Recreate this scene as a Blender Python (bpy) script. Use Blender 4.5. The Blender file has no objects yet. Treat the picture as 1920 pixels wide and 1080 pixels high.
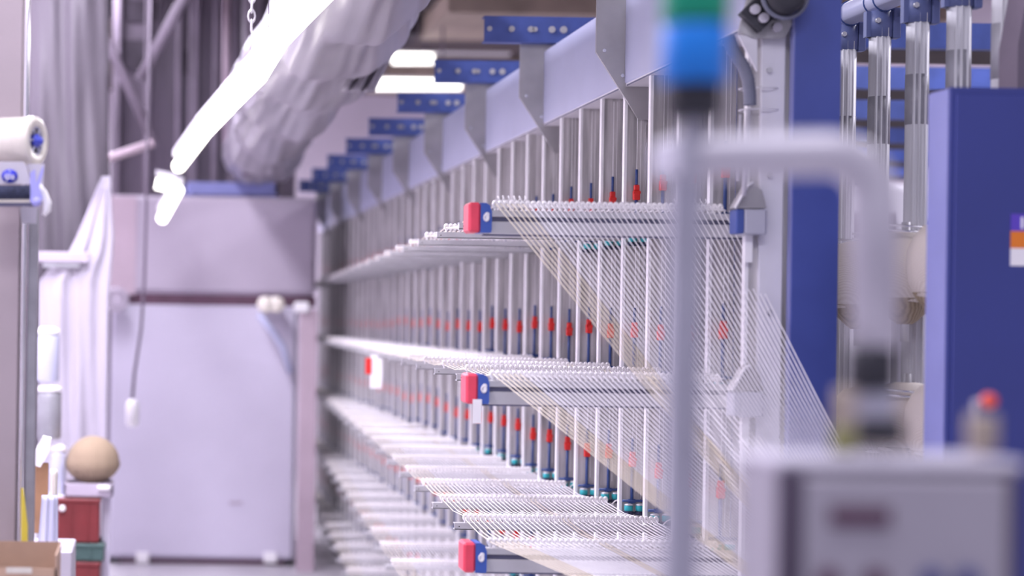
import bpy, math, random
from mathutils import Vector, Matrix
random.seed(7)
SC = bpy.context.scene
COL = SC.collection
PI = math.pi
F = 3500.0; CX, CY = 270.0, 594.0; ROLL = 0.015; EYE = 1.85
def W(px, py, Y):
    """point at distance Y in front of the lens plane seen at a photo pixel"""
    u = (px-CX)/F*Y; v = -(py-CY)/F*Y
    c, s = math.cos(ROLL), math.sin(ROLL)
    return Vector((u*c - v*s, Y, EYE + u*s + v*c))

# ------------------------------------------------------------------ materials
def mat(name, col, rough=0.5, metal=0.0, noise=0.0, nscale=8.0, bump=0.0, bscale=30.0, alpha=1.0, trans=0.0, coat=0.0, sheen=0.0, dirt=None, stretch=None):
    m = bpy.data.materials.new(name); m.use_nodes = True
    nt = m.node_tree; b = nt.nodes['Principled BSDF']
    b.inputs['Base Color'].default_value = (*col, 1)
    b.inputs['Roughness'].default_value = rough
    b.inputs['Metallic'].default_value = metal
    b.inputs['Alpha'].default_value = alpha
    b.inputs['Transmission Weight'].default_value = trans
    b.inputs['Coat Weight'].default_value = coat
    b.inputs['Sheen Weight'].default_value = sheen
    tc = nt.nodes.new('ShaderNodeTexCoord')
    src = tc.outputs['Object']
    if stretch:
        mp = nt.nodes.new('ShaderNodeMapping'); mp.inputs['Scale'].default_value = stretch
        nt.links.new(src, mp.inputs['Vector']); src = mp.outputs['Vector']
    if noise > 0 or dirt:
        n = nt.nodes.new('ShaderNodeTexNoise'); n.inputs['Scale'].default_value = nscale
        n.inputs['Detail'].default_value = 5
        nt.links.new(src, n.inputs['Vector'])
        r = nt.nodes.new('ShaderNodeValToRGB')
        d = dirt if dirt else tuple(c*(1-noise) for c in col)
        hi = tuple(min(1, c*(1+noise*0.5)) for c in col)
        r.color_ramp.elements[0].position = 0.3; r.color_ramp.elements[0].color = (*d, 1)
        r.color_ramp.elements[1].position = 0.65; r.color_ramp.elements[1].color = (*hi, 1)
        nt.links.new(n.outputs['Fac'], r.inputs['Fac'])
        nt.links.new(r.outputs['Color'], b.inputs['Base Color'])
    if bump > 0:
        n2 = nt.nodes.new('ShaderNodeTexNoise'); n2.inputs['Scale'].default_value = bscale
        n2.inputs['Detail'].default_value = 3
        nt.links.new(src, n2.inputs['Vector'])
        bp = nt.nodes.new('ShaderNodeBump'); bp.inputs['Strength'].default_value = bump
        bp.inputs['Distance'].default_value = 0.02
        nt.links.new(n2.outputs['Fac'], bp.inputs['Height'])
        nt.links.new(bp.outputs['Normal'], b.inputs['Normal'])
    return m
def emit(name, col, strength):
    m = bpy.data.materials.new(name); m.use_nodes = True
    b = m.node_tree.nodes['Principled BSDF']
    b.inputs['Base Color'].default_value = (*col, 1)
    b.inputs['Emission Color'].default_value = (*col, 1)
    b.inputs['Emission Strength'].default_value = strength
    return m
def stripes(name, c1, c2, axis, scale, rough=0.6, bump=0.3):
    m = bpy.data.materials.new(name); m.use_nodes = True
    nt = m.node_tree; b = nt.nodes['Principled BSDF']; b.inputs['Roughness'].default_value = rough
    tc = nt.nodes.new('ShaderNodeTexCoord'); w = nt.nodes.new('ShaderNodeTexWave')
    w.bands_direction = axis; w.inputs['Scale'].default_value = scale; w.inputs['Distortion'].default_value = 2.5
    w.inputs['Detail'].default_value = 3
    nt.links.new(tc.outputs['Object'], w.inputs['Vector'])
    r = nt.nodes.new('ShaderNodeValToRGB')
    r.color_ramp.elements[0].color = (*c1, 1); r.color_ramp.elements[1].color = (*c2, 1)
    nt.links.new(w.outputs['Fac'], r.inputs['Fac']); nt.links.new(r.outputs['Color'], b.inputs['Base Color'])
    bp = nt.nodes.new('ShaderNodeBump'); bp.inputs['Strength'].default_value = bump; bp.inputs['Distance'].default_value = 0.003
    nt.links.new(w.outputs['Fac'], bp.inputs['Height']); nt.links.new(bp.outputs['Normal'], b.inputs['Normal'])
    return m
M = {}
M['floor'] = mat('floor_concrete', (.55,.53,.56), .35, noise=.2, nscale=2)
M['wall'] = mat('wall_paint', (.74,.68,.76), .7, noise=.06, nscale=1.5)
M['ceil'] = mat('ceiling_dark', (.10,.08,.08), .9, noise=.4, nscale=1.2)
M['beam_beige'] = mat('beam_beige', (.42,.34,.27), .7, noise=.2, nscale=3)
M['steel'] = mat('galvanised_steel', (.50,.495,.50), .42, .35, noise=.3, nscale=5, stretch=(6,6,.6))
M['plate'] = mat('divider_plate_steel', (.55,.53,.53), .45, .05, noise=.38, nscale=5, stretch=(9,9,.7))
M['flange'] = mat('white_edge', (.88,.87,.88), .35, noise=.05, nscale=20)
M['fascia'] = mat('lilac_grey_paint', (.47,.49,.66), .35, noise=.06, nscale=3)
M['fasciaedge'] = mat('pale_paint_and_lit_underside', (.72,.70,.74), .4, noise=.05)  # also puts the light on the fascia underside into the colour
M['gusset'] = mat('grey_sheet_metal', (.42,.41,.42), .4, .3, noise=.15, nscale=8)
M['blue'] = mat('blue_enamel', (.062,.092,.34), .42, noise=.15, nscale=4, coat=.15)
M['bluebeam'] = mat('blue_beam_paint', (.05,.085,.30), .45, noise=.25, nscale=9)
M['slate'] = mat('slate_blue_casting', (.12,.15,.32), .45, noise=.12, nscale=12)
M['bluecab'] = mat('cabinet_blue', (.035,.05,.235), .35, noise=.08, nscale=2, coat=.25)
M['bluecabside'] = mat('pale_blue_and_lit_edge', (.22,.24,.50), .4, noise=.05)  # lighter cabinet blue, light on side faces put into the colour
M['bluerod'] = mat('blue_rod_plastic', (.035,.075,.25), .4, noise=.15, nscale=30)
M['red'] = mat('red_plastic', (.78,.035,.03), .35, noise=.1, nscale=60)
M['capred'] = mat('cap_red', (.80,.07,.12), .35, noise=.08, nscale=20)
M['capblue'] = mat('cap_blue', (.05,.11,.42), .35, noise=.08, nscale=20)
M['white'] = mat('white_plastic', (.90,.89,.90), .4, noise=.03)
M['ceramic'] = mat('ceramic_eyelet', (.92,.90,.90), .22, noise=.04, nscale=60, coat=.3)
M['bar'] = mat('aluminium_bar', (.62,.62,.64), .35, .45, noise=.1, nscale=10)
M['darkbar'] = mat('dark_groove', (.10,.10,.17), .5, noise=.1)
M['teal'] = mat('teal_cup', (.03,.42,.45), .3, noise=.1, nscale=40)
M['chrome'] = mat('chrome', (.80,.80,.82), .18, .9, noise=.05)
M['brush'] = mat('dark_bristle', (.06,.07,.14), .9, noise=.5, nscale=200, bump=.8, bscale=300)
M['yarn'] = mat('white_yarn', (.95,.93,.95), .8, noise=.06, nscale=40, sheen=.3)
M['yarn2'] = mat('cream_yarn', (.78,.70,.55), .8, noise=.08, nscale=40, sheen=.3)
M['post'] = mat('pale_post_paint', (.74,.73,.78), .4, noise=.06, nscale=4)
M['alu'] = mat('extruded_aluminium', (.64,.64,.67), .5, .0, noise=.12, nscale=6, stretch=(8,8,.5))
M['alud'] = mat('aluminium_sticker_grey', (.34,.34,.37), .5, .2, noise=.15, nscale=15)
M['black'] = mat('black_rubber', (.03,.03,.04), .55, noise=.2, nscale=20)
M['conduit'] = mat('grey_conduit', (.16,.17,.23), .5, noise=.1, nscale=30)
M['package'] = stripes('wound_package', (.70,.63,.55), (.80,.74,.66), 'DIAGONAL', 90)
M['packageshade'] = stripes('shaded_package', (.25,.19,.12), (.42,.34,.23), 'DIAGONAL', 60)  # shade on the lower packages put into the colour
M['pipe'] = mat('foreground_pipe', (.66,.64,.70), .3, .15, noise=.05)
M['fpost'] = mat('foreground_post_grey', (.47,.475,.55), .4, .1, noise=.05)
M['green'] = mat('signal_green', (.0,.36,.20), .3, noise=.03)
M['sblue'] = mat('signal_blue', (.01,.24,.80), .3, noise=.03)
M['box'] = mat('control_box_grey', (.46,.44,.49), .45, noise=.05)
M['boxtop'] = mat('control_box_lit_top', (.72,.70,.78), .4, noise=.05)  # paler box grey, light on the top face put into the colour
M['boxdark'] = mat('control_box_seal', (.08,.06,.10), .5, noise=.1)
M['display'] = mat('dark_red_display', (.10,.03,.07), .2, noise=.1)
M['beige'] = mat('beige_plastic', (.44,.37,.30), .5, noise=.1)
M['olive'] = mat('olive_tape', (.26,.26,.10), .5, noise=.1)
M['pillar'] = mat('pillar_paint', (.42,.36,.38), .55, noise=.08, nscale=3)
M['tape'] = mat('packing_tape', (.80,.76,.66), .22, noise=.05, nscale=50, coat=.4)
M['tapecore'] = mat('tape_core_grey', (.45,.45,.55), .4, noise=.1)
M['dblue'] = mat('dispenser_blue', (.06,.08,.55), .35, noise=.05)
M['dgrey'] = mat('dispenser_grey', (.62,.60,.66), .35, .2, noise=.05)
M['lblue'] = mat('dispenser_pale_blue', (.38,.38,.78), .35, noise=.05)
M['logoblue'] = mat('logo_blue', (.03,.04,.55), .4, noise=.02)
M['film'] = mat('plastic_film', (.26,.24,.28), .35, noise=.18, nscale=2.2, bump=.25, bscale=4, stretch=(1.5,.4,1.5))
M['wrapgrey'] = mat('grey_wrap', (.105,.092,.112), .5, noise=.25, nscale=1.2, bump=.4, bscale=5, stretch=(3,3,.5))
M['wraplit'] = mat('lit_plastic_sheet', (.46,.43,.50), .35, noise=.05, nscale=3, bump=.5, bscale=5, stretch=(3,3,.7))  # paler wrap colour, carries the light on the lower column
M['dark'] = mat('dark_mauve_steel', (.13,.105,.14), .6, noise=.4, nscale=2.0, stretch=(2,2,.4))
M['darker'] = mat('black_steel', (.045,.035,.05), .8, noise=.3)
M['mid'] = mat('mauve_steel', (.17,.14,.18), .55, noise=.25, nscale=3)
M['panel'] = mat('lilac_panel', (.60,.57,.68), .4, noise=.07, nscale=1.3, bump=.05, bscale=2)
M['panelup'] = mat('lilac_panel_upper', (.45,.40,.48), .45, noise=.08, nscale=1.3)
M['maroon'] = mat('dark_maroon', (.10,.045,.075), .6, noise=.2)
M['tray'] = mat('dark_brown_tray', (.07,.05,.045), .7, noise=.2)
M['pinkpost'] = mat('pinkish_post', (.48,.38,.44), .5, noise=.1, nscale=3)
M['crate'] = mat('red_crate', (.17,.02,.022), .5, noise=.15, nscale=8)
M['crategreen'] = mat('dark_green_crate', (.05,.10,.09), .5, noise=.15, nscale=8)
M['card'] = mat('cardboard', (.55,.38,.27), .8, noise=.1, nscale=12)
M['cardb'] = mat('brown_board', (.42,.24,.13), .8, noise=.12, nscale=12)
M['jug'] = mat('translucent_jug', (.60,.62,.78), .25, noise=.08, nscale=5, alpha=.9)
M['fibre'] = stripes('fibre_ball', (.28,.21,.14), (.38,.29,.20), 'DIAGONAL', 45, .9)
M['yellow'] = mat('yellow_plastic', (.80,.66,.08), .5, noise=.05)
M['orange'] = mat('sticker_orange', (.80,.22,.02), .5, noise=.03)
M['purple'] = mat('sticker_purple', (.11,.06,.50), .5, noise=.03)
M['tube'] = emit('fluorescent_glow', (1.0,.97,.90), 3.5)
M['ledtube'] = emit('cool_tube_glow', (1.0,.98,.93), 2.5)
M['redglow'] = mat('red_button', (.85,.10,.06), .3, noise=.03)

# ------------------------------------------------------------------ mesh builder
class MB:
    def __init__(s): s.v = []; s.f = []; s.smooth = []
    def add(s, vs, fs, sm=False):
        o = len(s.v); s.v += [Vector(p) for p in vs]
        s.f += [[i+o for i in f] for f in fs]; s.smooth += [sm]*len(fs); return s
    def box(s, a, b, ch=0.0):
        x0,x1 = sorted((a[0],b[0])); y0,y1 = sorted((a[1],b[1])); z0,z1 = sorted((a[2],b[2]))
        ch = min(ch, (x1-x0)*.45, (y1-y0)*.45, (z1-z0)*.45)
        if ch <= 0:
            return s.add([(x,y,z) for z in (z0,z1) for y in (y0,y1) for x in (x0,x1)],
                  [(0,2,3,1),(4,5,7,6),(0,1,5,4),(2,6,7,3),(0,4,6,2),(1,3,7,5)])
        vs = []; idx = {}
        for i,x in enumerate((x0,x1)):
            for j,y in enumerate((y0,y1)):
                for k,z in enumerate((z0,z1)):
                    dx = ch if i==0 else -ch; dy = ch if j==0 else -ch; dz = ch if k==0 else -ch
                    idx[i,j,k,'x'] = len(vs); vs.append((x,y+dy,z+dz))
                    idx[i,j,k,'y'] = len(vs); vs.append((x+dx,y,z+dz))
                    idx[i,j,k,'z'] = len(vs); vs.append((x+dx,y+dy,z))
        fs = []
        for i in (0,1):
            q = [idx[i,0,0,'x'],idx[i,1,0,'x'],idx[i,1,1,'x'],idx[i,0,1,'x']]; fs.append(q if i else q[::-1])
            q = [idx[0,i,0,'y'],idx[0,i,1,'y'],idx[1,i,1,'y'],idx[1,i,0,'y']]; fs.append(q if i else q[::-1])
            q = [idx[0,0,i,'z'],idx[1,0,i,'z'],idx[1,1,i,'z'],idx[0,1,i,'z']]; fs.append(q if i else q[::-1])
        for i in (0,1):
            for j in (0,1):
                q = [idx[i,j,0,'x'],idx[i,j,0,'y'],idx[i,j,1,'y'],idx[i,j,1,'x']]; fs.append(q if i==j else q[::-1])
                q = [idx[i,0,j,'x'],idx[i,1,j,'x'],idx[i,1,j,'z'],idx[i,0,j,'z']]; fs.append(q if i!=j else q[::-1])
                q = [idx[0,i,j,'y'],idx[1,i,j,'y'],idx[1,i,j,'z'],idx[0,i,j,'z']]; fs.append(q if i==j else q[::-1])
        for i in (0,1):
            for j in (0,1):
                for k in (0,1):
                    q = [idx[i,j,k,'x'],idx[i,j,k,'y'],idx[i,j,k,'z']]; fs.append(q if (i+j+k)%2 else q[::-1])
        return s.add(vs, fs)
    def tube(s, pts, r, n=12, cap=True, sm=True):
        pts = [Vector(p) for p in pts]; rs = r if isinstance(r,(list,tuple)) else [r]*len(pts)
        vs = []; fs = []; up = None
        for i,p in enumerate(pts):
            d = (pts[min(i+1,len(pts)-1)] - pts[max(i-1,0)]).normalized()
            if up is None:
                up = Vector((0,0,1)) if abs(d.z) < .9 else Vector((1,0,0))
            a = d.cross(up).normalized(); b = a.cross(d).normalized(); up = b
            for k in range(n):
                t = 2*PI*k/n + PI/n
                vs.append(p + (a*math.cos(t) + b*math.sin(t))*rs[i])
        for i in range(len(pts)-1):
            for k in range(n):
                k2 = (k+1)%n; fs.append((i*n+k, i*n+k2, (i+1)*n+k2, (i+1)*n+k))
        s.add(vs, fs, sm)
        if cap:
            o = len(s.v)-len(vs)
            s.f.append([o+k for k in range(n)][::-1]); s.f.append([o+(len(pts)-1)*n+k for k in range(n)]); s.smooth += [False,False]
        return s
    def lathe(s, c, prof, n=24, axis='z', sm=True, wob=None):
        c = Vector(c); vs = []; fs = []
        for (r,h) in prof:
            for k in range(n):
                t = 2*PI*k/n; q = r*(wob(t,h) if wob else 1)
                a,b = q*math.cos(t), q*math.sin(t)
                vs.append(c + Vector({'z':(a,b,h),'x':(h,a,b),'y':(a,h,b)}[axis]))
        for i in range(len(prof)-1):
            for k in range(n):
                k2=(k+1)%n; fs.append((i*n+k,i*n+k2,(i+1)*n+k2,(i+1)*n+k))
        fs.append([k for k in range(n)][::-1]); fs.append([(len(prof)-1)*n+k for k in range(n)])
        return s.add(vs, fs, sm)
    def torus(s, c, R, r, n=16, m=8, axis='y', sz=1.0, a0=0, a1=2*PI):
        c = Vector(c); vs=[]; fs=[]; full = abs(a1-a0-2*PI)<1e-6
        N = n if full else n+1
        for i in range(N):
            t = a0+(a1-a0)*i/n
            for j in range(m):
                u = 2*PI*j/m; q = R+r*math.cos(u); h = r*math.sin(u)
                p = {'y':(q*math.cos(t),h,q*math.sin(t)*sz),'z':(q*math.cos(t),q*math.sin(t)*sz,h),'x':(h,q*math.cos(t),q*math.sin(t)*sz)}[axis]
                vs.append(c+Vector(p))
        for i in range(n):
            i2=(i+1)%N
            for j in range(m):
                j2=(j+1)%m; fs.append((i*m+j,i2*m+j,i2*m+j2,i*m+j2))
        return s.add(vs,fs,True)
    def prism(s, pts, axis, d0, d1):
        """polygon extruded along an axis; pts are the other two coordinates in x,y,z order"""
        def P(p,d): return {'x':(d,p[0],p[1]),'y':(p[0],d,p[1]),'z':(p[0],p[1],d)}[axis]
        n=len(pts); vs=[P(p,d0) for p in pts]+[P(p,d1) for p in pts]
        fs=[list(range(n))[::-1],[n+i for i in range(n)]]+[(i,(i+1)%n,n+(i+1)%n,n+i) for i in range(n)]
        return s.add(vs,fs)
    def mesh(s, name, m, off=(0,0,0)):
        me = bpy.data.meshes.new(name); o = Vector(off)
        me.from_pydata([p-o for p in s.v], [], s.f)
        me.polygons.foreach_set('use_smooth', s.smooth)
        me.materials.append(m); me.update(); 
        import bmesh
        bm = bmesh.new(); bm.from_mesh(me); bmesh.ops.recalc_face_normals(bm, faces=bm.faces); bm.to_mesh(me); bm.free()
        return me
    def build(s, name, m, parent=None):
        if parent is None:
            xs=[p.x for p in s.v]; ys=[p.y for p in s.v]; zs=[p.z for p in s.v]
            o = Vector(((min(xs)+max(xs))/2,(min(ys)+max(ys))/2,min(zs)))
        else:
            o = wloc(parent)
        ob = bpy.data.objects.new(name, s.mesh(name, M[m], o)); COL.objects.link(ob)
        if parent is None: ob.location = o
        else: ob.parent = parent
        return ob
def wloc(o):
    v = Vector(o.location)
    while o.parent: o = o.parent; v += Vector(o.location)
    return v
def tag(o, label, cat, group=None):
    o['label'] = label; o['category'] = cat
    if group: o['group'] = group
    return o
def thing(name, label, cat, loc, group=None):
    o = bpy.data.objects.new(name, None); COL.objects.link(o); o.location = loc
    o.empty_display_size = .05
    return tag(o, label, cat, group)
def inst(name, mesh, loc, parent=None):
    o = bpy.data.objects.new(name, mesh); COL.objects.link(o); o.location = loc; o.parent = parent
    return o
def struct(name, mb, m, parent=None):
    o = mb.build(name, m, parent)
    if parent is None: o['kind'] = 'structure'
    return o
def pbox(mb, x0, y0, x1, y1, Y, depth, ch=0.0):
    """box whose front face spans a photo rectangle at distance Y"""
    a = W((x0+x1)/2, y0, Y); b = W((x0+x1)/2, y1, Y); l = W(x0, (y0+y1)/2, Y); r = W(x1, (y0+y1)/2, Y)
    mb.box((l.x, Y, b.z), (r.x, Y+depth, a.z), ch)
ORD = ['first','second','third','fourth','fifth','sixth','seventh','eighth','ninth','tenth','eleventh','twelfth','thirteenth','fourteenth','fifteenth','sixteenth','seventeenth','eighteenth','nineteenth','twentieth']
TENS = {20:'twenty',30:'thirty',40:'forty'}
def ordw(n):
    if n <= 20: return ORD[n-1]
    t = n//10*10
    return TENS[t]+'-'+ORD[n-t-1] if n != t else {30:'thirtieth',40:'fortieth'}[t]

# ------------------------------------------------------------------ setting
FAR = 24.0; CEIL = EYE+2.9
struct('floor', MB().box((-1.7,-1,-.1),(7,FAR+.2,0)), 'floor')
struct('wall_left', MB().box((-1.8,2.0,0),(-1.7,FAR,CEIL)), 'wall')
struct('wall_back', MB().box((-1.8,FAR,0),(7,FAR+.15,CEIL)), 'wall')
struct('wall_right', MB().box((7,2.0,0),(7.1,FAR+.15,CEIL)), 'wall')
struct('ceiling', MB().box((-1.8,1.0,CEIL),(7.1,FAR+.15,CEIL+.1)), 'ceil')
tb = MB()
for i in range(3): tb.box((2.6, 12+i*4.2, CEIL-.22), (7, 13.6+i*4.2, CEIL-.02))
struct('trim_1', tb, 'beam_beige')
tb = MB(); tb.box((1.5,17.6,CEIL-.2),(2.55,18.4,CEIL-.01)); tb.box((1.4,20.2,CEIL-.16),(2.55,20.6,CEIL-.01))
struct('trim_2', tb, 'darker')

# ------------------------------------------------------------------ the creel machine
P = 0.615; Z0 = 5.615; WX = 1.55
TIER = [EYE+.315, EYE-.14, EYE-.588, EYE-1.04, EYE-1.49]
TN = ['top','second','third','fourth','lowest']
NA = 20
def az(k): return Z0 + P*k
def cnt(k): return 40-2*k
DY = [4.81 + .3075*i for i in range(39)]       # divider plates
YEND = DY[-1]
fr = thing('creel_machine', 'long grey steel creel machine with vertical divider plates under a lilac fascia', 'machine frame', (1.7,4.86,0))
for y in DY:
    m = MB(); m.box((WX+.004,y,.05),(1.80 if y>5 else 1.70,y+.003,EYE+.79))
    dp = m.build('divider_plate', 'plate', fr)
    m = MB(); m.box((WX-.005,y-.004,.05),(WX+.004,y+.02,EYE+.775)); m.build('edge_strip', 'flange', dp)
    m = MB()
    m.box((WX+.063,y-.004,.1),(WX+.066,y-.0005,EYE+.76))
    m.build('guide_wire', 'chrome', dp)
m = MB(); m.box((1.80,5.11,.0),(1.84,YEND,EYE+1.02)); m.build('back_panel', 'steel', fr)
m = MB(); m.box((WX-.02,4.84,.0),(1.70,YEND,.05)); m.build('base_rail', 'steel', fr)
# fascia panels, each between two gussets
gy = [4.80]+[6.03+1.23*k for k in range(9)]
gy2 = gy+[YEND+.05]
for i in range(len(gy2)-1):
    a,b = gy2[i]+.03, gy2[i+1]-.01
    m = MB(); m.box((WX-.012,a,EYE+.775),(WX+.02,b,EYE+1.055),.004)
    m.box((WX+.02,a,EYE+1.035),(1.80,b,EYE+1.055))
    fp = m.build('fascia_panel', 'fascia', fr)
    m = MB(); m.box((WX-.008,a,EYE+.765),(1.79,b,EYE+.775)); m.build('fascia_underside', 'fasciaedge', fp)  # underside coloured paler than the fascia for the light it catches
    m = MB(); m.box((WX-.010,a+.02,EYE+.7695),(WX+.004,b-.02,EYE+.7655)); 
    for q in range(4):
        yy = a+(b-a)*(q+.5)/4; m.box((WX+.04,yy,EYE+.7625),(WX+.14,yy+.02,EYE+.7655))
    m.build('seam', 'darkbar', fp)
for y in gy[1:]:
    m = MB(); m.prism([(1.445,EYE+1.085),(1.80,EYE+1.085),(1.80,EYE+.66),(1.585,EYE+.66),(1.56,EYE+.70),(1.445,EYE+.875)],'y',y-.012,y)
    g = m.build('gusset_plate', 'gusset', fr)
    m = MB()
    for (x,z) in ((1.47,.88),(1.53,.80),(1.557,.775)): m.tube([(x,y-.018,EYE+z),(x,y-.010,EYE+z)],.006,8)
    m.build('rivet', 'chrome', g)

# blue cross beams over the machine
for k in range(8):
    y = 7.20+1.23*k; z = EYE+1.13
    b = thing('cross_beam', 'blue painted steel cross beam over the creel, %s one counted from the nearest' % ordw(k+1), 'beam', (3.4,y,z-.05), 'blue cross beams over the creel')
    m = MB(); m.box((1.295,y-.004,z-.05),(5.6,y,z+.05)); m.box((1.295,y,z+.045),(5.6,y+.05,z+.05)); m.box((1.295,y,z-.05),(5.6,y+.05,z-.045))
    m.build('web', 'bluebeam', b)
    m = MB()
    for (x,w) in ((1.315,.010),(1.40,.012),(1.474,.012),(1.49,.010),(1.555,.013),(1.60,.014)):
        m.tube([(x,y-.012,z),(x,y-.004,z)],w,10)
    m.box((1.474,y-.008,z-.005),(1.49,y-.004,z+.005))
    m.build('bolt_head', 'gusset', b)
    m = MB(); m.box((2.45,y+.06,z-.05),(5.6,y+.42,z+.02)); m.build('cable_tray', 'tray', b)

# tensioners in every bay on every tier
rodm = {}
mb = MB(); mb.tube([(0,0,-.125),(0,0,-.018)],.0052,8); mb.tube([(0,0,.02),(0,0,.075)],.0045,8)
ROD = mb.mesh('rod', M['bluerod'])
mb = MB(); mb.box((-.0108,-.008,-.024),(.0108,.008,.007),.002); mb.box((-.0085,-.007,.007),(.0085,.007,.025),.002)
mb.box((-.012,-.009,-.004),(.012,-.002,.004),.001)
BLOCK = mb.mesh('tension_block', M['red'])
mb = MB(); mb.tube([(-.030,0,-.128),(.045,0,-.128)],.0045,8); mb.tube([(-.004,.004,-.128),(-.004,.004,-.142)],.007,8)
mb.box((-.012,-.004,-.136),(.012,.008,-.122),.002)
CROSS = mb.mesh('crossbar', M['bluerod'])
def cup():
    m = MB(); m.lathe((0,0,0),[(.0125,-.018),(.0138,-.015),(.0138,-.002),(.0128,0),(.0122,0)],16); return m
CUP = cup().mesh('cup', M['teal'])
mb = MB(); mb.lathe((0,0,.0005),[(.0135,0),(.0140,.0015),(.0120,.004),(.006,.006)],16)
CUPRIM = mb.mesh('cup_cap', M['bar'])
def fuzz(t,h): return 1+.10*math.sin(t*9)+.05*math.sin(t*14+h*900)
mb = MB(); mb.lathe((0,0,-.0185),[(.0155,0),(.0165,-.004),(.0155,-.009),(.0125,-.012),(.008,-.0125)],36,wob=fuzz)
BRISTLE = mb.mesh('bristle_ring', M['brush'])
WIRE = {}
mb = MB(); mb.tube([(0,0,.075),(0,0,.33)],.0012,5,cap=False); mb.tube([(.012,0,-.1),(.012,0,.33)],.0009,5,cap=False)
THREAD = mb.mesh('thread', M['white'])
mb = MB(); mb.tube([(0,0,.07),(0,0,.28)],.0012,5,cap=False)
NB = len(DY)-1
TB = [EYE+.435, EYE-.012, EYE-.455, EYE-.905, EYE-1.36]
for ti in range(5):
    for bi in range(NB):
        y = DY[bi+1]-.016
        if ti >= 3 and y < (7.3 if ti==3 else 10.5): continue
        zc = TB[ti]+random.uniform(-.012,.012) + (.012 if ti==2 else 0)
        x = WX+.033
        lab = 'red tensioner on blue rod, %s tier, %s bay back from the near post' % (TN[ti], ordw(bi+1))
        o = thing('yarn_tensioner', lab, 'tensioner', (x,y,zc), 'red yarn tensioners along the creel')
        inst('rod', ROD, (0,0,0), o); inst('tension_block', BLOCK, (0,0,random.uniform(-.006,.006)), o)
        inst('crossbar', CROSS, (0,0,0), o); inst('thread', THREAD, (0,0,0), o)
        if bi < (6 if ti==0 else 13):
            for dx in (-.012,.024):
                c = inst('cup', CUP, (dx,-.008,-.142), o)
                inst('cup_cap', CUPRIM, (0,0,0), c); inst('bristle_ring', BRISTLE, (0,0,0), c)

# guide arms with ceramic eyelets
def bead_mb(m, c=(0,0,0)):
    c = Vector(c)
    m.torus(c, .0050, .0043, 14, 7, 'y', 1.3)
    m.tube([c+Vector((0,.002,-.009)), c+Vector((0,.004,-.020))], .0032, 6)
BEAD = (lambda m:(bead_mb(m), m)[1])(MB()).mesh('eyelet', M['ceramic'])
SP = .0147; BX0 = 1.549
def bx(i): return BX0 - SP*i
first = [0,0,0,2,6]
for ti in range(5):
    for k in range(first[ti], NA):
        n = cnt(k); y = az(k); z = TIER[ti]; tip = bx(n-1)-.033
        lab = 'slim guide arm with white eyelets on the %s tier, %s behind the near end' % (TN[ti], ordw(k+1))
        o = thing('guide_arm', lab, 'guide arm', (WX,y,z-.03), 'eyelet guide arms reaching into the aisle')
        m = MB(); m.box((tip,y-.004,z-.038),(WX+.03,y+.002,z-.017),.001); m.box((tip,y-.004,z-.038),(WX+.03,y+.022,z-.035)); m.box((tip,y+.002,z-.020),(WX+.03,y+.022,z-.017))
        b = m.build('bar', 'bar', o)
        m = MB(); m.tube([(tip+.014,y-.0055,z-.028),(tip+.014,y-.003,z-.028)],.0018,8); m.build('bolt_hole','black',b)
        m = MB(); m.box((WX+.012,y+.001,z-.037),(WX+.032,y+.13,z-.018),.001); m.build('foot','bar',o)
        m = MB(); m.tube([(bx(0)+.004,y,z-.014),(bx(0)+.02,y,z-.016),(bx(0)+.032,y,z-.004),(bx(0)+.044,y,z+.002)],.0022,6); m.build('hook','ceramic',o)
        if k < 7:
            for i in range(n):
                inst('eyelet', BEAD, (bx(i)-WX, 0, .03), o)
        else:
            m = MB()
            for i in range(n): bead_mb(m, (bx(i),y,z))
            m.build('eyelet_row', 'ceramic', o)

# near capped end arms
YB = 5.0
for ti in range(3):
    z = TIER[ti]; y = YB
    o = thing('capped_guide_arm', ['thick front arm with red and blue cap, topmost of the three','thick front arm with red and blue cap, middle one above a white tag','thick front arm with red and blue cap, lowest at the picture edge'][ti], 'guide arm', (WX,y,z-.06), 'capped front arms')
    m = MB(); m.box((.905,y-.012,z-.034),(1.60,y+.02,z-.016),.002); m.box((.905,y-.014,z-.080),(1.60,y+.022,z-.046),.002)
    b = m.build('rail', 'bar', o)
    m = MB(); m.box((.905,y-.006,z-.046),(1.60,y+.018,z-.034)); m.box((.905,y-.012,z-.084),(1.60,y+.02,z-.080)); m.build('groove','darkbar',b)
    m = MB(); m.box((.857,y-.05,z-.078),(.889,y+.035,z+.002),.006); c = m.build('end_cap','capred',o); c['label']='red half of the end cap'
    m = MB(); m.prism([(.889,z-.078),(.917,z-.078),(.919,z-.070),(.919,z-.022),(.914,z-.006),(.904,z+.001),(.889,z+.001)],'y',y-.049,y+.034); c2 = m.build('end_cap','capblue',o); c2['label']='blue half of the end cap'
    m = MB(); yy=y-.0505
    m.torus((.904,yy,z-.038),.0060,.0026,14,5,'y',1.35); m.torus((.906,yy,z-.030),.0045,.0020,12,5,'y',1.0,-.6,2.6); m.box((.902,yy-.001,z-.047),(.9075,yy+.001,z-.033))
    m.build('emblem','white',c2)
    for i in range(42):
        inst('eyelet', BEAD, (bx(i)-WX-.01, 0, .06), o)
    m = MB()
    ids = [40,39,38,37,36,3,4,5,6,7,8] if ti==0 else [2,3,4,5,6,7]
    for i in ids:
        x = bx(i)-.01; m.tube([(x-.008,y+.004,z+.022),(x-.004,y,z+.012),(x+.002,y,z+.008),(x+.008,y,z+.016),(x+.006,y+.002,z+.024)],.0018,5)
        m.tube([(x,y,z-.01),(x-.002,y,z+.012)],.0018,5)
    m.build('pigtail_hook','ceramic',o)
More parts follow.
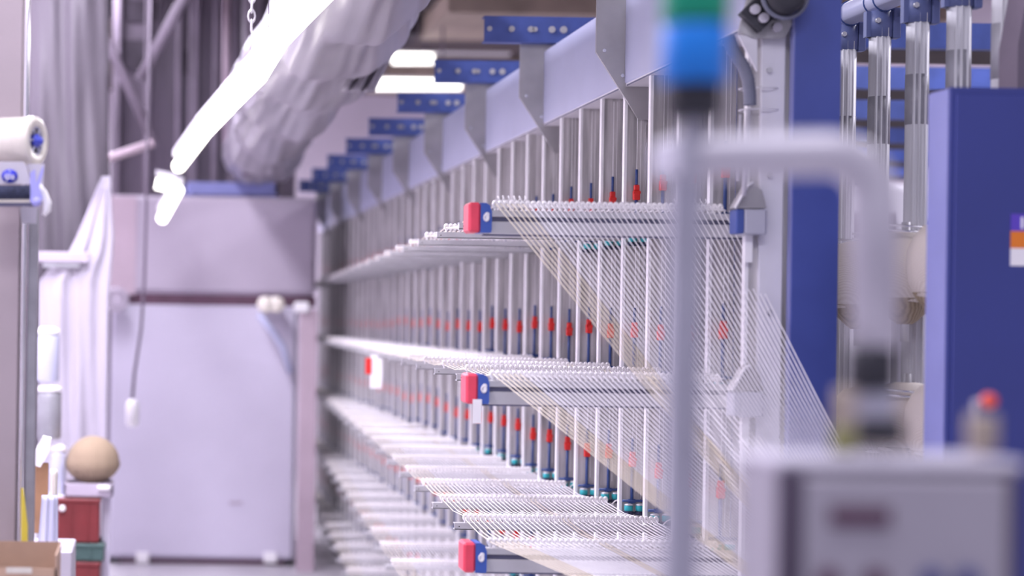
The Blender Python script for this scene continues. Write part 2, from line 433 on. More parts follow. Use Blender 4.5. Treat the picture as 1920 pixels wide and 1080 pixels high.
# yarns
def comb_pt(ti, i):
    s = i/41.0
    y0 = [1150,1220,1300][ti]
    return W(1738-193*s, y0-25*s, 4.22)
YR = .00155
for ti in range(5):
    lo = first[ti]
    kmin = -1 if ti < 3 else lo
    z = TIER[ti]
    for kb in range(kmin, NA):
        for p in (0,1):
            pts = []
            ks = list(range(kb, kmin-1, -1))
            y = YB if kb==-1 else az(kb)
            pts.append((WX+.045, y+.17, z-.012)); pts.append((WX+.02,y+.05,z-.004))
            for k in ks:
                idx = 2*(kb-k)+p
                y = YB if k==-1 else az(k)
                x = bx(idx)-(.01 if k==-1 else 0)
                pts.append((x, y+.004, z+.001)); 
                if k > kmin:
                    idn = idx+2; yn = YB if k-1==-1 else az(k-1)
                    pts.append(((x*.9+bx(idn)*.1), y-.03, z-.006))
                    pts.append(((x+bx(idn))/2, (y+yn)/2, z-.013))
            it = 2*(kb-kmin)+p
            if ti < 3:
                e = comb_pt(ti, it); st = Vector(pts[-1]); st2 = st+Vector((0,-.02,-.002)); pts.append(st2)
                mid = (st2+e)/2+Vector((0,0,-.004)); pts += [mid, e]
            else:
                l = Vector(pts[-1]); pts.append(l+Vector((-.01,-.03,-.02)))
            num = it+1
            tan = (kb >= 17) or (ti==1 and kb in (5,)) or (ti==2 and kb==9)
            q = 1.1 if tan else 1
            m = MB(); m.tube(pts, [YR*q if (ti<3 and a>=len(pts)-2) else .00125*q for a in range(len(pts))], 5)
            o = m.build('yarn', 'yarn2' if tan else 'yarn')
            tag(o, '%s yarn strand through the %s tier eyelets, %s counted from the machine side' % ('cream' if tan else 'white', TN[ti], ordw(num)), 'yarn', 'yarn strands of the %s tier' % TN[ti])
# combs that take the strands
for ti in range(3):
    a = comb_pt(ti,0); b = comb_pt(ti,41)
    m = MB(); m.box((b.x-.03,4.215,min(a.z,b.z)-.03),(a.x+.02,4.235,min(a.z,b.z)-.005),.003); m.box((1.755,4.235,min(a.z,b.z)-.03),(1.775,4.76,min(a.z,b.z)-.01))
    o = thing('yarn_comb','metal yarn comb on the blue column, taking the %s tier strands' % TN[ti],'comb',(a.x,4.22,a.z),'yarn combs')
    m.build('bar','bar',o)
# paper tags
t = W(897,772,4.93)
o = thing('paper_tag','blank white paper tag hanging under the middle red and blue arm cap','tag',(t.x,4.95,TIER[1]-.13))
m = MB(); m.box((t.x-.012,4.948,t.z-.032),(t.x+.012,4.951,t.z+.032)); m.build('card','white',o)
m = MB(); m.tube([(t.x,4.9495,t.z+.03),(t.x,4.9495,TIER[1]-.082)],.0012,5); m.build('string','white',o)
t = W(707,694,9.22)
o = thing('paper_tag','small blurred white and red notice hanging from a second tier arm tip','tag',(t.x,9.22,t.z))
m = MB(); m.box((t.x-.035,9.21,t.z-.09),(t.x+.025,9.213,t.z+.075)); m.build('card','white',o)
m = MB(); m.box((t.x-.06,9.206,t.z-.02),(t.x-.03,9.209,t.z+.06)); m.build('flag','red',o)
m = MB(); m.tube([(t.x+.005,9.21,t.z+.07),(t.x+.005,9.21,TIER[1]-.03)],.002,5); m.build('string','white',o)

# ------------------------------------------------------------------ near end of the machine
a = W(1420,300,4.82); b = W(1466,300,4.82)
x0,x1 = a.x,b.x
o = thing('end_post','pale grey square steel post at the near end of the creel','post',((x0+x1)/2,4.85,0))
m = MB(); m.box((x0,4.80,0),(x1,4.83,EYE+.80),.003); m.build('column','post',o)
for yy in (132,585,330): 
    q=W(1442,yy,4.8); m = MB(); m.tube([(q.x,4.792,q.z),(q.x,4.80,q.z)],.007,12); m.build('bolt','bar',o)
for yy in (165,205):
    q=W(1440,yy,4.8); m = MB(); m.torus((q.x-.012,4.83,q.z),.052,.0018,24,5,'z',.85); m.build('cable_tie','post',o)
# bracket plate and drive at the top
q = W(1425,35,4.74)
o = thing('drive_bracket','grey steel bracket plate with dark diamond mount above the near post','bracket',(q.x,4.76,q.z))
pl = [W(1384,60,4.78),W(1405,-20,4.78),W(1490,-20,4.78),W(1488,40,4.78),W(1470,72,4.78),W(1412,72,4.78)]
m = MB(); m.prism([(p.x,p.z) for p in pl],'y',4.775,4.785); m.build('plate','steel',o)
pl = [W(1385,66,4.78),W(1420,66,4.78),W(1420,134,4.78)]
m = MB(); m.prism([(p.x,p.z) for p in pl],'y',4.78,4.79); m.build('gusset','post',o)
pl = [W(1389,25,4.75),W(1425,-12,4.75),W(1460,25,4.75),W(1425,60,4.75)]
m = MB(); m.prism([(p.x,p.z) for p in pl],'y',4.745,4.775); d=m.build('diamond_mount','black',o)
for (px,py) in ((1415,18),(1431,34)):
    c=W(px,py,4.74); m=MB(); m.tube([(c.x,4.73,c.z),(c.x,4.745,c.z)],.0125,14); m.build('bolt','dgrey',o)
c=W(1456,52,4.77); m=MB(); m.tube([(c.x,4.76,c.z),(c.x,4.775,c.z)],.012,14); m.build('bolt','dgrey',o)
c=W(1472,-8,4.70); o=thing('drive_motor','black round motor end at the top beside the blue column','motor',(c.x,4.7,c.z))
m = MB(); m.lathe((c.x,4.68,c.z),[(.030,-.012),(.038,-.010),(.048,0),(.050,.05),(.050,.09)],28,'y'); m.build('housing','black',o)
m = MB(); m.torus((c.x,4.70,c.z),.056,.006,28,8,'y'); m.build('rim','conduit',o)
c0 = [W(1366,70,4.74),W(1376,96,4.74),W(1394,124,4.74),W(1403,150,4.74),W(1406,180,4.74),W(1406,200,4.74)]
m = MB(); 
pts=[]; rs=[]
import itertools
for i in range(len(c0)-1):
    for s in range(8):
        pts.append(c0[i].lerp(c0[i+1],s/8)); rs.append(.0165 if (len(pts)%2) else .0148)
m.tube(pts,rs,14); o=m.build('conduit_hose','conduit'); tag(o,'ribbed dark grey conduit hose running down beside the pale post','hose')
c=W(1403,205,4.74); m = MB(); m.tube([(c.x,c.y,c.z),(c.x-.008,c.y,c.z-.22)],.006,8); c=W(1388,222,4.74); m.tube([(c.x,c.y,c.z+.01),(c.x-.004,c.y,c.z-.16)],.004,8)
o=m.build('sensor_cables','dgrey'); tag(o,'thin pale cables leaving the lower end of the grey conduit','cable')
# hexagonal corner brackets on the post
for i,(py,pz) in enumerate(((392,4.76),(735,4.76))):
    o_ = W(1410,py,pz); dx = -6*i
    o = thing('arm_bracket',['blue-grey block bracket holding the topmost capped arm to the post','grey block bracket behind strands holding the middle capped arm'][i],'bracket',(o_.x,pz,o_.z),'arm brackets on the post')
    m = MB(); pbox(m,1396+dx,py,1438+dx,py+48,pz,.07,.004); m.build('block','fpost',o)
    m = MB(); pbox(m,1381+dx,py,1396+dx,py+46,pz,.06,.003); m.build('side_plate','bluebeam' if i==0 else 'fpost',o)
    pl=[W(1378+dx,py-2,pz),W(1402+dx,py-44,pz),W(1412+dx,py-50,pz),W(1432+dx,py-35,pz),W(1440+dx,py-2,pz)]
    m = MB(); m.prism([(p.x,p.z) for p in pl],'y',pz+.01,pz+.05); m.build('hood','gusset',o)
    m = MB(); m.tube([pl[0]+Vector((0,0,0)),pl[1],pl[2]],.004,8); m.build('hood_edge','white',o)
    m = MB(); pbox(m,1397+dx,py+48,1411+dx,py+100,pz+.03,.02); m.build('stub','white',o)

# blue column
l = W(1486,350,4.76); r = W(1574,350,4.76)
o = thing('blue_column','tall flat royal blue steel column behind the foreground pipe','column',((l.x+r.x)/2,4.775,0))
m = MB(); m.box((l.x,4.76,0),(r.x,4.79,EYE+1.1),.002); m.build('column_body','blue',o)
m = MB(); m.box((l.x-.003,4.762,0),(l.x,4.785,EYE+1.1)); m.build('edge_strip','bluecabside',o)  # bright highlight along the column edge, painted as a paler strip

# ------------------------------------------------------------------ side creel: aluminium poles
XP = 2.156
zp = [4.70,4.965,5.23,5.5,5.765,6.03,6.295]
for i,y in enumerate(zp):
    o = thing('creel_pole','round aluminium creel pole with blue clamp, %s from the blue cabinet' % ordw(i+1),'pole',(XP,y,0),'aluminium creel poles')
    m = MB(); m.lathe((XP,y,0),[(.031,0),(.031,EYE+.90)],20)
    for a in (-2.2,-1.75,-1.2): m.tube([(XP+.031*math.cos(a),y+.031*math.sin(a),0.01),(XP+.031*math.cos(a),y+.031*math.sin(a),EYE+.88)],.004,6)
    m.build('tube','alu',o)
    m = MB(); m.lathe((XP,y,EYE+.63-.03*i),[(.0318,0),(.0318,.14)],20); s_=m.build('sleeve','alud',o); s_['label']='matt grey sleeve'
    m = MB(); m.lathe((XP,y,EYE+.855),[(.037,0),(.037,.075)],8)
    m.box((XP-.045,y-.012,EYE+.855),(XP-.03,y+.012,EYE+.93)); m.box((XP+.028,y-.03,EYE+.85),(XP+.05,y+.005,EYE+.94),.003)
    cl = m.build('clamp','slate',o)
    m = MB(); m.tube([(XP+.045,y-.035,EYE+.92),(XP+.075,y-.035,EYE+.92)],.010,6); m.build('bolt','bar',cl); m=MB(); m.tube([(XP-.02,y-.040,EYE+.90),(XP-.02,y-.03,EYE+.90)],.008,6); m.build('bolt','bar',cl)
m = MB(); m.tube([(XP,4.5,EYE+.965),(XP,6.5,EYE+.965)],.036,20); 
o = thing('top_pipe','grey round pipe clamped across the tops of the creel poles','pipe',(XP,5.5,EYE+.93)); m.build('tube','fascia',o)
m = MB()
for y in zp:
    for d in (-.035,.035): m.torus((XP,y+d,EYE+.965),.0365,.003,20,6,'y')
m.build('clamp_ring','bluerod',o)
# bobbins on double rods
def bobbin(px,py,Y,R,L,lab,dark=False,tilt=0):
    c = W(px,py,Y)
    o = thing('yarn_package',lab,'yarn package',(c.x,c.y,c.z-R),'cream yarn packages on the side creel')
    prof=[(.02,-L/2),(R*.62,-L/2),(R*.80,-L*.42),(R*.97,-L*.25),(R,-L*.05),(R*.97,L*.15),(R*.84,L*.33),(R*.60,L*.46),(R*.3,L/2),(.02,L/2)]
    m = MB(); m.lathe(c,prof,32,'z',wob=lambda t,h:1+.015*math.sin(5*t+h*40)); m.build('winding','package',o)
    m = MB(); m.lathe(c+Vector((0,0,-L*.72)),[(.02,0),(R*.34,.01),(R*.66,L*.20),(R*.85,L*.34),(R*.60,L*.40)],32,'z'); b=m.build('shaded_winding','packageshade',o); b['label']='lower winding coloured brown for its shade'  # brown lower part stands in for the shaded underside of the package
    m = MB(); m.tube([c+Vector((0,0,-L*.95)),c+Vector((0,0,L*.62))],.012,10); m.build('spindle','bar',o)
spots=[(1775,492,4.9),(1698,505,5.15),(1610,520,5.45),(1478,530,5.95),(1412,540,6.3)]
nm=['partly hidden by the blue cabinet','seen beside the foreground pipe','just right of the blue column','in the gap left of the blue column','left of the pale end post']
for i,(px,py,Y) in enumerate(spots):
    bobbin(px,py,Y,.098,.21,'large cream yarn package in the upper row, '+nm[i])
for i,(px,py,Y) in enumerate([(1770,790,4.9),(1700,785,5.15),(1620,790,5.45),(1476,800,5.95)]):
    bobbin(px,py,Y,.098,.20,'large cream yarn package in the lower row, '+nm[i])
for i,(px,py,Y) in enumerate([(1398,488,6.35),(1466,476,6.1),(1590,456,5.6),(1692,450,5.25),(1720,431,5.05),(1716,742,5.05)]):
    c=W(px,py,Y)
    o=thing('rod_pair','pair of thin steel rods above the packages, '+['left of the end post','left of the blue column','right of the blue column','beside the foreground pipe','nearest the blue cabinet','low beside the blue cabinet'][i],'rod',(c.x,c.y,c.z),'steel rod pairs of the side creel')
    for dz in (.006,-.008):
        m=MB(); m.tube([c+Vector((-.12,.06,dz+.012)),c+Vector((.13,-.06,dz-.006))],.0035,8); m.build('rod','chrome',o)
# white upright behind
c=W(1703,600,5.4); m=MB(); m.box((c.x-.03,5.4,0),(c.x+.02,5.45,c.z+.14),.003); o=m.build('creel_upright','post'); tag(o,'white square upright between the yarn packages and cabinet','post')
c=W(1400,600,5.5); 
# distant machine on the right
o=thing('distant_machine','pale blurred machine far behind the creel poles','machine',(5.0,13,0))
m=MB(); m.box((4.3,13,0),(6.4,13.6,EYE+1.0),.03); m.build('body','post',o)
m=MB(); m.box((4.7,12.97,EYE+.55),(5.2,13,EYE+.8)); m.build('window_panel','mid',o)
m=MB(); m.box((5.35,12.96,EYE+.1),(5.75,13,EYE+.75)); m.build('door_panel','bluebeam',o)

# blue cabinet
X0=W(1776,500,4.2).x
o=thing('blue_cabinet','large dark blue steel cabinet at the right edge of the picture','cabinet',(X0+.3,4.25,0))
zt=W(1776,163,4.2).z
m=MB(); m.box((X0,4.20,0),(X0+.62,4.31,zt),.003); m.build('body','bluecab',o)
m=MB(); m.box((X0-.002,4.203,.1),(X0,4.308,zt-.003)); m.build('lit_side','bluecabside',o)  # side face coloured lighter for the light falling on it
m=MB(); m.box((X0+.012,4.194,.12),(X0+.6,4.20,zt-.015),.002); d=m.build('door','bluecab',o)
a=W(1897,401,4.19); b=W(1945,499,4.19); h=(a.z-b.z)
m=MB(); m.box((a.x,4.1925,a.z-h*.66),(b.x,4.194,a.z-h*.33)); m.build('sticker','orange',d)['label']='orange stripe of the sticker'
m=MB(); m.box((a.x,4.1925,b.z),(b.x,4.194,a.z-h*.66)); m.build('sticker','white',d)['label']='white stripe of the sticker'
m=MB(); m.box((a.x,4.1925,a.z-h*.33),(b.x,4.194,a.z)); s_=m.build('sticker','purple',d); s_['label']='purple stripe of the sticker'
m=MB(); m.box((a.x+.022,4.190,a.z-h*.28),(a.x+.027,4.1925,a.z-h*.06)); m.box((a.x+.033,4.190,a.z-h*.28),(b.x-.004,4.1925,a.z-h*.06)); m.build('sticker_mark','white',s_)
c=W(1925,160,4.5); pl=[(c.x-.035,0),(c.x+.1,0),(c.x+.1,c.z+.3),(c.x+.01,c.z+.3),(c.x-.022,c.z+.10)]
m=MB(); m.prism(pl,'y',4.5,4.6); o=m.build('rubber_bellows','mid'); tag(o,'dark grey tapered machine cover rising behind the blue cabinet top corner','cover')

# ------------------------------------------------------------------ foreground control station
Y=1.9
c=W(1302,100,Y)
o=thing('signal_tower','out of focus stack light with green and blue lenses on black base','signal light',(c.x,Y,c.z-.07))
def seg(py0,py1,r): 
    a=W(1302,py0,Y); b=W(1302,py1,Y); m=MB(); m.lathe((c.x,Y,b.z),[(r*.96,0),(r,.002),(r,a.z-b.z-.002),(r*.96,a.z-b.z)],28); return m
seg(-60,44,.0335).build('lens','green',o)['label']='green lens'
seg(44,50,.0315).build('joint','black',o)
seg(50,158,.0335).build('lens','sblue',o)['label']='blue lens'
seg(158,222,.0285).build('base','black',o)
seg(222,262,.012).build('stem','fpost',o)
o=thing('station_post','blurred grey foreground post carrying the stack light','post',(W(1285,700,2.0).x,2.0,0))
l=W(1260,650,1.98); r=W(1318,650,1.98)
m=MB(); m.box((l.x,1.98,0),(r.x,2.01,W(1285,262,1.98).z),.006); m.build('profile','fpost',o)
# bent pipe
cp=[W(1284,294,1.9)]
R=.048
A=W(1318,292,1.9); B=W(1640,290,1.9); D=W(1641,650,1.9)
pts=[A]
for i in range(0,11):
    t=i/10*PI/2
    pts.append(Vector((B.x-R+R*math.sin(t),1.9,B.z-R+R*math.cos(t))))
pts.append(D)
pts=[Vector((A.x-.012,1.9,A.z))]+pts
o=thing('bent_pipe','blurred pale bent pipe arching over to hold the control box','pipe',(D.x,1.9,D.z))
m=MB(); m.tube(pts,.0235,24); m.build('tube','pipe',o)
m=MB(); m.box((A.x-.03,1.88,A.z-.02),(A.x+.0,1.985,A.z+.02),.004); m.build('clamp','fpost',o)
def cyl(o,name,mt,px,py0,py1,w,Y=1.9):
    a=W(px,py0,Y); b=W(px,py1,Y); r=w/2/F*Y
    m=MB(); m.lathe((a.x,Y,b.z),[(r*.9,0),(r,.004),(r,a.z-b.z-.004),(r*.9,a.z-b.z)],28); return m.build(name,mt,o)
cyl(o,'collar','black',1634,652,730,88)
cyl(o,'neck','fpost',1640,730,785,72)
cyl(o,'lower_collar','black',1650,785,832,84)
# control box
ZF=1.80; ZB=1.925
zt=W(1650,862,ZF).z
l=W(1466,950,ZF); r=W(1912,950,ZF)
o=thing('control_box','big blurred grey control box with dark display in the lower right corner','control box',((l.x+r.x)/2,1.86,zt-.40))
zf=W(1650,884,ZF).z
m=MB(); m.box((l.x-.002,ZF+.012,zt-.40),(r.x+.006,ZB,zt-.008),.006); m.build('housing','box',o)
m=MB(); m.box((l.x-.004,ZF+.004,zt-.010),(r.x+.008,ZB+.002,zt),.003); m.build('lid','boxtop',o)  # top coloured lighter than the housing to look lit
m=MB(); m.box((l.x+.08,ZF+.03,0),(r.x-.08,ZB-.02,zt-.398),.004); m.build('pedestal','fpost',o)
m=MB(); m.box((l.x,ZF,zt-.40),(r.x,ZF+.012,zf+.001),.002); g=m.build('seal','boxdark',o)
m=MB(); m.box((l.x+.020,ZF-.008,zt-.40),(r.x-.014,ZF+.002,zf-.004),.003); d=m.build('front_panel','box',o)
FP=ZF-.008
a=W(1556,950,FP); b=W(1668,986,FP)
m=MB(); m.box((a.x,FP-.004,b.z),(b.x,FP+.001,a.z),.001); m.build('display','display',d)
for px in (1552,1640,1745,1812):
    c=W(px,1088,FP); m=MB(); m.lathe((c.x,FP-.008,c.z),[(.010,0),(.011,.003),(.011,.008)],18,'y'); m.build('button','display' if px<1700 else 'bluecab',d)
# beige gland, olive tape, red button
c=W(1588,790,1.88); o=thing('cable_gland','blurred beige gland with olive band left of the black collar','gland',(c.x,1.88,c.z-.03))
cyl(o,'body','beige',1585,728,800,38,1.88); cyl(o,'band','olive',1583,800,848,46,1.88)
c=W(1838,800,2.1); o=thing('indicator','beige indicator stand with small red lamp on the control box','indicator',(c.x,1.88,c.z-.03))
cyl(o,'body','beige',1842,778,848,56,1.88)
c=W(1857,752,2.7); m=MB(); m.lathe((c.x,2.7,c.z),[(.009,-.004),(.0112,0),(.0112,.008),(.006,.010)],20,'y'); o2=m.build('red_lamp','redglow'); tag(o2,'small round red lamp in front of the blue cabinet','lamp')
m=MB(); m.tube([(c.x,2.708,c.z),(c.x,2.75,c.z),(c.x,2.75,.0)],.004,8); m.build('stalk','dgrey',o2)

# ------------------------------------------------------------------ left foreground: pillar and tape dispenser
YL=4.7
r=W(37,500,YL).x
o=thing('near_pillar','pale pinkish square pillar at the left picture edge','pillar',(r-.2,YL+.15,0))
m=MB(); m.box((r-.45,YL,0),(r,YL+.3,CEIL-.1),.004); m.build('shaft','pillar',o)
q=W(43,600,YL-.01); m=MB(); m.tube([(q.x,YL-.005,0.01),(q.x,YL-.005,CEIL-.1)],.0072,14); o=m.build('steel_conduit','chrome'); tag(o,'thin shiny steel conduit running up the edge of the pillar','conduit')
l=W(50,700,YL); rr=W(67,700,YL); t=W(60,390,YL)
m=MB(); m.box((l.x,YL,0),(rr.x,YL+.05,t.z),.002); o=m.build('bracket_post','alud'); tag(o,'grey flat post beneath the tape dispenser','post')
# tape dispenser
YT=4.55; S=YT/F
c=W(70,264,YT)
o=thing('tape_dispenser','packing tape dispenser with blue oval logo fixed to the pillar','tape dispenser',(c.x-.05,YT,W(30,390,YT).z))
def rot(p,ang,cn):  # yaw about cn
    d=Vector(p)-cn; ca,sa=math.cos(ang),math.sin(ang); return cn+Vector((d.x*ca-d.y*sa,d.x*sa+d.y*ca,d.z))
ang=math.radians(-24)
def yawed(m):
    m.v=[rot(p,ang,c) for p in m.v]; return m
Rr=.0595
m=MB()
# roll: hollow cylinder along x
prof=[(Rr*.60,-.11),(Rr*.97,-.11),(Rr,-.107),(Rr,-.003),(Rr*.97,0),(Rr*.60,0)]
n=48; vs=[];fs=[]
for (rd,h) in prof:
    for k in range(n): vs.append(c+Vector((h,rd*math.cos(2*PI*k/n),rd*math.sin(2*PI*k/n))))
for i in range(len(prof)):
    j=(i+1)%len(prof)
    for k in range(n): fs.append((i*n+k,i*n+(k+1)%n,j*n+(k+1)%n,j*n+k))
m.add(vs,fs,True); tp=yawed(m).build('tape_roll','tape',o)
m=MB(); m.torus(c+Vector((-.006,0,0)),Rr*.56,.004,32,8,'x'); 
for k in range(6):
    a=k*PI/3; m.tube([c+Vector((-.004,.014*math.cos(a),.014*math.sin(a))),c+Vector((-.004,Rr*.56*math.cos(a),Rr*.56*math.sin(a)))],.003,6)
m.lathe(c+Vector((-.03,0,0)),[(Rr*.58,0),(Rr*.58,.012)],32,'x')
yawed(m).build('core_wheel','tapecore',tp)
m=MB(); m.lathe(c+Vector((-.012,0,0)),[(.016,0),(.016,.014),(.009,.016),(.009,.024),(.006,.026)],20,'x'); yawed(m).build('hub','dblue',tp)
Yf=4.50
def pr(pts,y0,y1,name,mt,par=o):
    m=MB(); q=[W(px,py,Yf) for px,py in pts]; m.prism([(p.x,p.z) for p in q],'y',y0,y1); return m.build(name,mt,par)
fp=pr([(-60,303),(44,303),(50,312),(58,345),(-60,345)],Yf,Yf+.004,'frame_plate','dgrey')
pr([(50,306),(82,306),(80,345),(60,345)],Yf+.02,Yf+.024,'frame_cheek','dgrey')
pr([(-60,372),(55,372),(57,380),(-60,380)],Yf-.005,Yf+.02,'cutter_strip','tape')
pr([(-60,380),(60,380),(60,386),(-60,386)],Yf-.004,Yf+.03,'base_edge','darkbar')
m=MB(); a=W(-60,361,Yf); b=W(56,361,Yf); m.tube([a,b],.0175,20); m.build('brush_roller','brush',o)
pr([(57,325),(66,318),(68,345),(78,318),(82,310),(82,322),(74,350),(80,372),(74,386),(64,388),(57,378)],Yf-.012,Yf-.004,'side_lever','lblue')
m=MB(); q=W(69,378,Yf-.02); m.lathe(q,[(.010,0),(.011,.004),(.011,.01)],18,'y'); m.build('pivot','lblue',o)
m=MB(); m.tube([W(72,345,Yf+.02),W(82,362,Yf+.02),W(89,380,Yf+.02),W(88,394,Yf+.02),W(82,404,Yf+.02)],[.006,.0095,.0105,.010,.005],14); m.build('handle','white',o)
pr([(34,386),(66,386),(64,416),(38,416)],Yf+.06,Yf+.09,'mount_foot','dgrey')
q=W(18,330,Yf-.002)
m=MB(); m.lathe((q.x,Yf-.002,q.z),[(.0195,-.001),(.0195,.002)],32,'y')
for p in m.v: p.z=q.z+(p.z-q.z)*.82
lg=m.build('logo_oval','logoblue',fp)
cu=bpy.data.curves.new('t','FONT'); cu.body='ips'; cu.size=.024; cu.extrude=.0004; cu.align_x='CENTER'; cu.align_y='CENTER'
tmp=bpy.data.objects.new('t',cu); COL.objects.link(tmp); bpy.context.view_layer.update()
me=bpy.data.meshes.new_from_object(tmp.evaluated_get(bpy.context.evaluated_depsgraph_get())); bpy.data.objects.remove(tmp)
me.materials.clear(); me.materials.append(M['white']); me.transform(Matrix.Rotation(PI/2,4,'X'))
me.transform(Matrix.Rotation(.1,4,'Y'))
inst('logo_text',me,Vector((q.x,Yf-.0042,q.z))-wloc(lg),lg)

# cardboard box, bottom left
Yc=4.3
o=thing('cardboard_box','open brown cardboard box at the bottom left corner','box',(W(40,1080,Yc).x,Yc+.1,W(40,1200,Yc).z))
a=W(-60,1050,Yc); b=W(106,1050,Yc); zb=a.z-.3
m=MB(); t=.004; yb=Yc+.22
zt=b.z-.02
m.box((a.x,Yc,zb),(b.x,Yc+t,zt)); m.box((a.x,yb,zb),(b.x,yb+t,zt+.035)); m.box((b.x-t,Yc,zb),(b.x,yb,zt+.03)); m.box((a.x,Yc,zb),(a.x+t,yb,zt+.03)); m.box((a.x,Yc,zb),(b.x,yb,zb+t))
m.build('carton','card',o)
m=MB(); q=W(36,1050,Yc-.003); m.box((q.x-.03,Yc-.002,zt-.012),(q.x+.03,Yc,zt+.002)); m.build('tape_strip','tape',o)
o=thing('packing_table','low pale packing table carrying the cardboard box','table',((a.x+b.x)/2-.1,Yc+.1,0))
m=MB(); m.box((a.x-.3,Yc-.1,zb-.03),(b.x+.05,Yc+.35,zb),.004); m.build('tabletop','box',o)
for (x,y) in ((a.x-.25,Yc-.05),(b.x,Yc-.05),(a.x-.25,Yc+.3),(b.x,Yc+.3)):
    m=MB(); m.box((x-.02,y-.02,0),(x+.02,y+.02,zb-.03)); m.build('leg','post',o)
q=W(47,970,4.64); pl=[W(40,1030,4.64),W(52,1030,4.64),W(52,985,4.64),W(44,915,4.64),(W(40,915,4.64))]
m=MB(); m.prism([(p.x,p.z) for p in pl],'y',4.63,4.645); o=m.build('yellow_sign','yellow'); tag(o,'narrow yellow plastic wedge leaning on the pillar above the box','wedge')

# ------------------------------------------------------------------ left middle distance
YC=10.0
def outline(pts,Y,depth,name,mt,par=None):
    m=MB(); q=[W(px,py,Y) for px,py in pts]; m.prism([(p.x,p.z) for p in q],'y',Y,Y+depth); return m.build(name,mt,par)
# wrapped column: wavy folded surface with depth
def folded(x0f,x1f,ya,yb,Y,depth,amp,name,mt,par=None,nu=36,nv=30,seed=0):
    rnd=random.Random(seed); ph=[rnd.uniform(0,6.28) for _ in range(6)]
    m=MB(); vs=[];fs=[]
    for j in range(nv+1):
        py=ya+(yb-ya)*j/nv
        for i in range(nu+1):
            s=i/nu; px=x0f(py)+(x1f(py)-x0f(py))*s
            d=amp*(math.sin(s*17+ph[0]+.004*py)+.6*math.sin(s*31+ph[1]-.007*py)+.5*math.sin(.02*py+ph[2]+s*5))+ (abs(2*s-1)**4)*depth*.3
            p=W(px,py,Y); vs.append((p.x,Y+d,p.z))
    N=nu+1
    for j in range(nv):
        for i in range(nu): fs.append((j*N+i,j*N+i+1,(j+1)*N+i+1,(j+1)*N+i))
    o0=len(vs)
    for j in range(nv+1):
        py=ya+(yb-ya)*j/nv
        for i in range(nu+1):
            px=x0f(py)+(x1f(py)-x0f(py))*i/nu; p=W(px,py,Y); vs.append((p.x,Y+depth,p.z))
    for j in range(nv):
        for i in range(nu): fs.append((o0+j*N+i,o0+(j+1)*N+i,o0+(j+1)*N+i+1,o0+j*N+i+1))
        fs.append((j*N,(j+1)*N,o0+(j+1)*N,o0+j*N)); fs.append((j*N+nu,o0+j*N+nu,o0+(j+1)*N+nu,(j+1)*N+nu))
    for i in range(nu):
        fs.append((i,o0+i,o0+i+1,i+1)); b=nv*N; fs.append((b+i,b+i+1,o0+b+i+1,o0+b+i))
    m.add(vs,fs,True); return m.build(name,mt,par)
def rx(py):
    if py<300: return 202
    if py<450: return 202+10*(py-300)/150
    if py<560: return 212-10*(py-450)/110
    return 202-6*(py-560)/500
o=thing('wrapped_column','thick column wrapped in grey film left of the dark tower','column',(W(130,600,YC).x,YC+.2,0))
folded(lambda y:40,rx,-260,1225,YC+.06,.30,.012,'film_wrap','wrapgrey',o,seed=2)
folded(lambda y:72 if y>530 else (195-(y-320)*.42 if y<450 else 72+68.4*(.5+.5*math.cos(PI*(y-450)/80))),lambda y:rx(y)+2,330,1180,YC,.07,.012,'lit_sheet','wraplit',o,seed=5)['label']='plastic sheet around the lower half, coloured pale for the light on it'  # sheet shaped and coloured to paint the bright band of light on the column
q=W(118,480,YC-.05); m=MB(); pbox(m,66,472,166,492,YC-.06,.03,.005); m.build('clamp_rail','panelup',o)
m=MB(); pbox(m,80,490,150,502,YC-.05,.02,.004); m.build('rail_lip','alud',o)
# stacked jugs
for i,(x0,y0,x1,y1) in enumerate(((66,612,112,715),(68,720,116,822),(92,832,124,930))):
    a=W(x0,y1,9.0); b=W(x1,y0,9.0); w=(b.x-a.x)/2; cx=(a.x+b.x)/2; h=b.z-a.z
    o=thing('plastic_container',['pale translucent plastic container, topmost in the stack by the column','pale translucent plastic container with greyish contents, middle of the stack','pale lilac plastic container beside the fibre ball, lowest of the stack'][i],'container',(cx,9.0,a.z),'stacked plastic containers')
    m=MB(); m.lathe((cx,9.0,a.z),[(w*.92,0),(w,.01),(w,h*.78),(w*.9,h*.86)],24); m.build('body','jug' if i!=1 else 'alud',o)
    m=MB(); m.lathe((cx,9.0,a.z+h*.86),[(w*1.0,0),(w*1.03,.008),(w*.98,.022),(w*.5,h*.13)],24); m.build('lid','white',o)
zs=W(90,935,9.0).z
o=thing('side_rack','narrow grey rack under the stacked plastic containers','rack',(W(90,900,9).x,9.0,0))
m=MB(); pbox(m,62,931,130,937,8.9,.25); m.build('shelf','post',o)
for px in (66,126):
    for y in (8.92,9.12):
        q=W(px,935,9.0); m=MB(); m.box((q.x-.008,y,0),(q.x+.008,y+.016,zs)); m.build('leg','post',o)
a=W(62,868,7.0)
o=thing('brown_board','upright brown board with a white bag folded over its top','board',(W(76,1000,7).x,7.0,W(76,1030,7).z))
m=MB(); pbox(m,62,868,90,1000,7.0,.02,.002); m.build('board','cardb',o)
q=[W(62,872,6.98),W(60,850,6.98),W(80,818,6.98),W(96,822,6.98),W(94,845,6.98),W(76,876,6.98)]
m=MB(); m.prism([(p.x,p.z) for p in q],'y',6.97,7.03); m.build('white_flap','white',o)
folded(lambda y:78-(y-930)*.08,lambda y:108,930,1024,6.9,.04,.004,'film_bundle','jug',o,nu=14,nv=10,seed=8)
folded(lambda y:94,lambda y:108-(y-900)*.02,880,960,6.95,.03,.004,'cream_rag','tape',o,nu=10,nv=8,seed=4)
